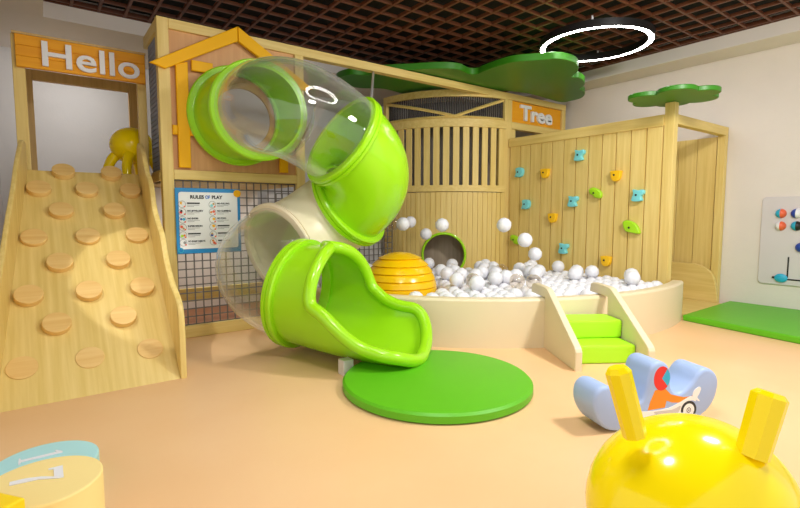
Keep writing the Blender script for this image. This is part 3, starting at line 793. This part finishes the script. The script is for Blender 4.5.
# ------------------------------------------------------------------ activity board on the right wall
ab = thing('activity_board', 'pale grey board with two-coloured half balls on the right wall', 'activity board', (7.42, 1.7, .35))
pts = []
for cy_, cz_, b0 in ((2.182, 1.40, 0), (1.10, 1.40, 90), (1.10, .405, 180), (2.182, .405, 270)):
    for k in range(6):
        a = math.radians(b0 + k * 18); pts.append((7.405, cy_ + .05 * math.cos(a), cz_ + .05 * math.sin(a)))
MB().prism(pts, (.022, 0, 0), .005).build('back_board', 'board', ab)
def half_ball(px, py, ca, cb_, r=.058):
    p = on_x(px, py, 7.40); p.x = 7.404
    for sgn, mt in ((1, ca), (-1, cb_)):
        rows = []
        for i in range(13):
            ph_ = (PI / 2) * i / 12 if True else 0
            rw = []
            for j in range(13):
                t = -PI / 2 + PI * j / 12
                # axis points to sgn*Y ; half of a dome facing -X
                yv_ = math.sin(ph_); c_ = math.cos(ph_)
                rw.append(p + Vector((-c_ * math.cos(t) * r, sgn * yv_ * r, c_ * math.sin(t) * r)))
            rows.append(rw)
        mb = MB().grid(rows, sgn < 0); bmesh.ops.remove_doubles(mb.bm, verts=mb.bm.verts, dist=1e-5)
        mb.build('half_ball', mt, ab)
for a in ((781, 213.5, 'cyan_deep', 'coral'), (796.5, 213.5, 'navy', 'letter'), (780.5, 226, 'letter', 'coral'), (796.5, 226, 'cyan_deep', 'black'), (801, 247.5, 'navy', 'navy'), (812, 213.5, 'coral', 'letter'), (812, 226, 'hold_y', 'coral')): half_ball(*a)
p = on_x(781, 278, 7.40); MB().uv((7.39, p.y, p.z), .06, (.4, 1.15, .9)).build('sliding_knob', 'cyan_deep', ab)
MB().cyl((7.39, p.y + .065, p.z + .003), (7.39, p.y + .09, p.z + .003), .012, 10).build('knob_tip', 'ink', ab)
a = on_x(788.5, 257, 7.40); b = on_x(788.5, 278, 7.40)
MB().box((7.401, a.y - .008, b.z), (7.4045, a.y + .008, a.z)).box((7.401, 1.25, b.z - .03), (7.4045, a.y + .008, b.z - .012)).build('track_groove', 'ink', ab)

# ------------------------------------------------------------------ balls
BR = .085
bm = bmesh.new(); bmesh.ops.create_icosphere(bm, subdivisions=2, radius=BR)
for f in bm.faces: f.smooth = True
ball_me = bpy.data.meshes.new('pit_ball'); bm.to_mesh(ball_me); bm.free(); ball_me.materials.append(M['white'])
clear_me = ball_me.copy(); clear_me.materials.clear(); clear_me.materials.append(M['clear_ball'])
def ball(p, label, group=None, me=None, name='pit_ball'):
    o = bpy.data.objects.new(name, me or ball_me); COL.objects.link(o); o.location = p
    o.rotation_euler = (random.uniform(0, 6), random.uniform(0, 6), random.uniform(0, 6))
    return tag(o, label, 'ball', group)
placed = []
def inside(x, y, m=BR):
    d = math.hypot(x - PC.x, y - PC.y)
    if d > PR - PT - m - .005: return False
    if x > XC - m - .005 - (.06 if y < 5.0 else 0): return False
    if math.hypot(x - DC.x, y - DC.y) < DR + m + .035: return False
    if y > 5.85: return False
    if x < 2.75 and y > 5.0: return False
    if math.hypot(x - dc.x, y - dc.y) < RD + m + .012: return False
    q = Vector((x, y, 0)) - Fo
    for lat in (0.03, .63):
        if abs(q.dot(Rr) - lat) < .03 + m + .004 and q.dot(D) < 1.06 + m: return False
    return True
tries = 0
cand = []
h = 2 * BR * 1.03
yy_ = 2.4; row = 0
while yy_ < 5.9:
    xx_ = 2.2 + (h / 2 if row % 2 else 0)
    while xx_ < 5.9:
        jx, jy = xx_ + random.uniform(-.003, .003), yy_ + random.uniform(-.003, .003)
        if inside(jx, jy): cand.append((jx, jy))
        xx_ += h
    yy_ += h * .866; row += 1
base_z = .30 + BR
layer1 = [Vector((x, y, base_z + random.uniform(0, .004))) for x, y in cand]
# upper balls sit in the hollows between three lower ones
layer2 = []
for (x, y) in cand:
    hx, hy = x + h / 2, y + h * .2887
    near = [p for p in layer1 if math.hypot(p.x - hx, p.y - hy) < h * .63]
    if len(near) < 3 or not inside(hx, hy): continue
    if random.random() < (.38 if hx < 4.7 else .24) and all(math.hypot(q.x - hx, q.y - hy) > 2 * BR * 1.01 for q in layer2):
        layer2.append(Vector((hx, hy, base_z + math.sqrt(max(.0, (2 * BR) ** 2 - (h * .5774) ** 2)) + .004)))
vis = layer1 + layer2
vis.sort(key=lambda p: p.length)
clear_at = [(513, 281), (546, 283), (499, 268), (470, 278)]
picked = []
for px, py in clear_at:
    d = ray(px, py).normalized()
    q = min(layer2, key=lambda p: (p - CAM).cross(d).length)
    if q not in picked: picked.append(q)
for p in picked: ball(p, 'clear plastic ball lying among the white balls in the pit', 'clear balls in the pit', clear_me, 'clear_ball')
for p in [v for v in vis if v not in picked][:294]: ball(p, 'white plastic ball lying among the others in the ball pit', 'white balls in the pit')
fl = [((403, 224), 7.0, 'nearer of two close white balls in the air right of the green elbow'),
      ((410.5, 222), 5.95, 'small white ball in the air just behind another, right of the green elbow'),
      ((442, 225), 7.0, 'white ball in the air directly above the green porthole ring'),
      ((426, 234), 6.0, 'small white ball in the air at upper left of the porthole ring'),
      ((504, 225), 7.5, 'white ball in the air at the left end of the climbing wall, highest of three'),
      ((525, 240), 7.5, 'white ball in the air in front of a lime hold, middle of three'),
      ((535, 254), 7.0, 'white ball in the air lowest of three before the climbing wall')]
for (px, py), r, lab in fl: ball(at(px, py, BR * F / r), lab, 'white balls thrown in the air')
ball(at(393, 224, BR * F / 6.5), 'clear ball in the air beside the green elbow', None, clear_me, 'clear_ball')

# ------------------------------------------------------------------ light
w = bpy.data.worlds.new('world'); SC.world = w; w.use_nodes = True
bg = w.node_tree.nodes['Background']; bg.inputs['Color'].default_value = (1, .995, .985, 1); bg.inputs['Strength'].default_value = 1.05
def lamp(n, kind, loc, target, energy, size, col=(1, .98, .95)):
    l = bpy.data.lights.new(n, kind); l.energy = energy; l.color = col
    if kind == 'AREA': l.shape = 'DISK'; l.size = size
    elif kind == 'SUN': l.angle = size
    else: l.shadow_soft_size = size
    o = bpy.data.objects.new(n, l); COL.objects.link(o); o.location = loc
    o.rotation_euler = (Vector(target) - Vector(loc)).to_track_quat('-Z', 'Y').to_euler(); return o
sp = lamp('soffit_spotlight', 'SPOT', (-.30, 3.35, 3.2), (.78, 4.55, .75), 120, .03)
sp.data.spot_size = math.radians(25); sp.data.spot_blend = .12
lamp('back_wall_fill', 'AREA', (.42, 6.85, 3.0), (.42, 7.84, 1.5), 9, .2)  # added fill hidden behind the Hello sign, brightens the back wall
lamp('under_platform_fill', 'AREA', (1.65, 5.75, 1.53), (1.65, 5.9, 0), 9, .4)  # added fill under the platform, brightens the space behind the wire
lamp('overhead_fill', 'AREA', (1.1, 1.2, 3.3), (1.3, 1.8, 0), 42, .5)  # added unseen fill from above for the near floor
lamp('overhead_fill', 'AREA', (3.9, .6, 3.3), (4.2, 2.2, 0), 110, .6)  # another added overhead fill, out of view, no fixture
SC.view_settings.view_transform = 'Standard'; SC.view_settings.look = 'None'; SC.view_settings.exposure = .10; SC.view_settings.gamma = 1
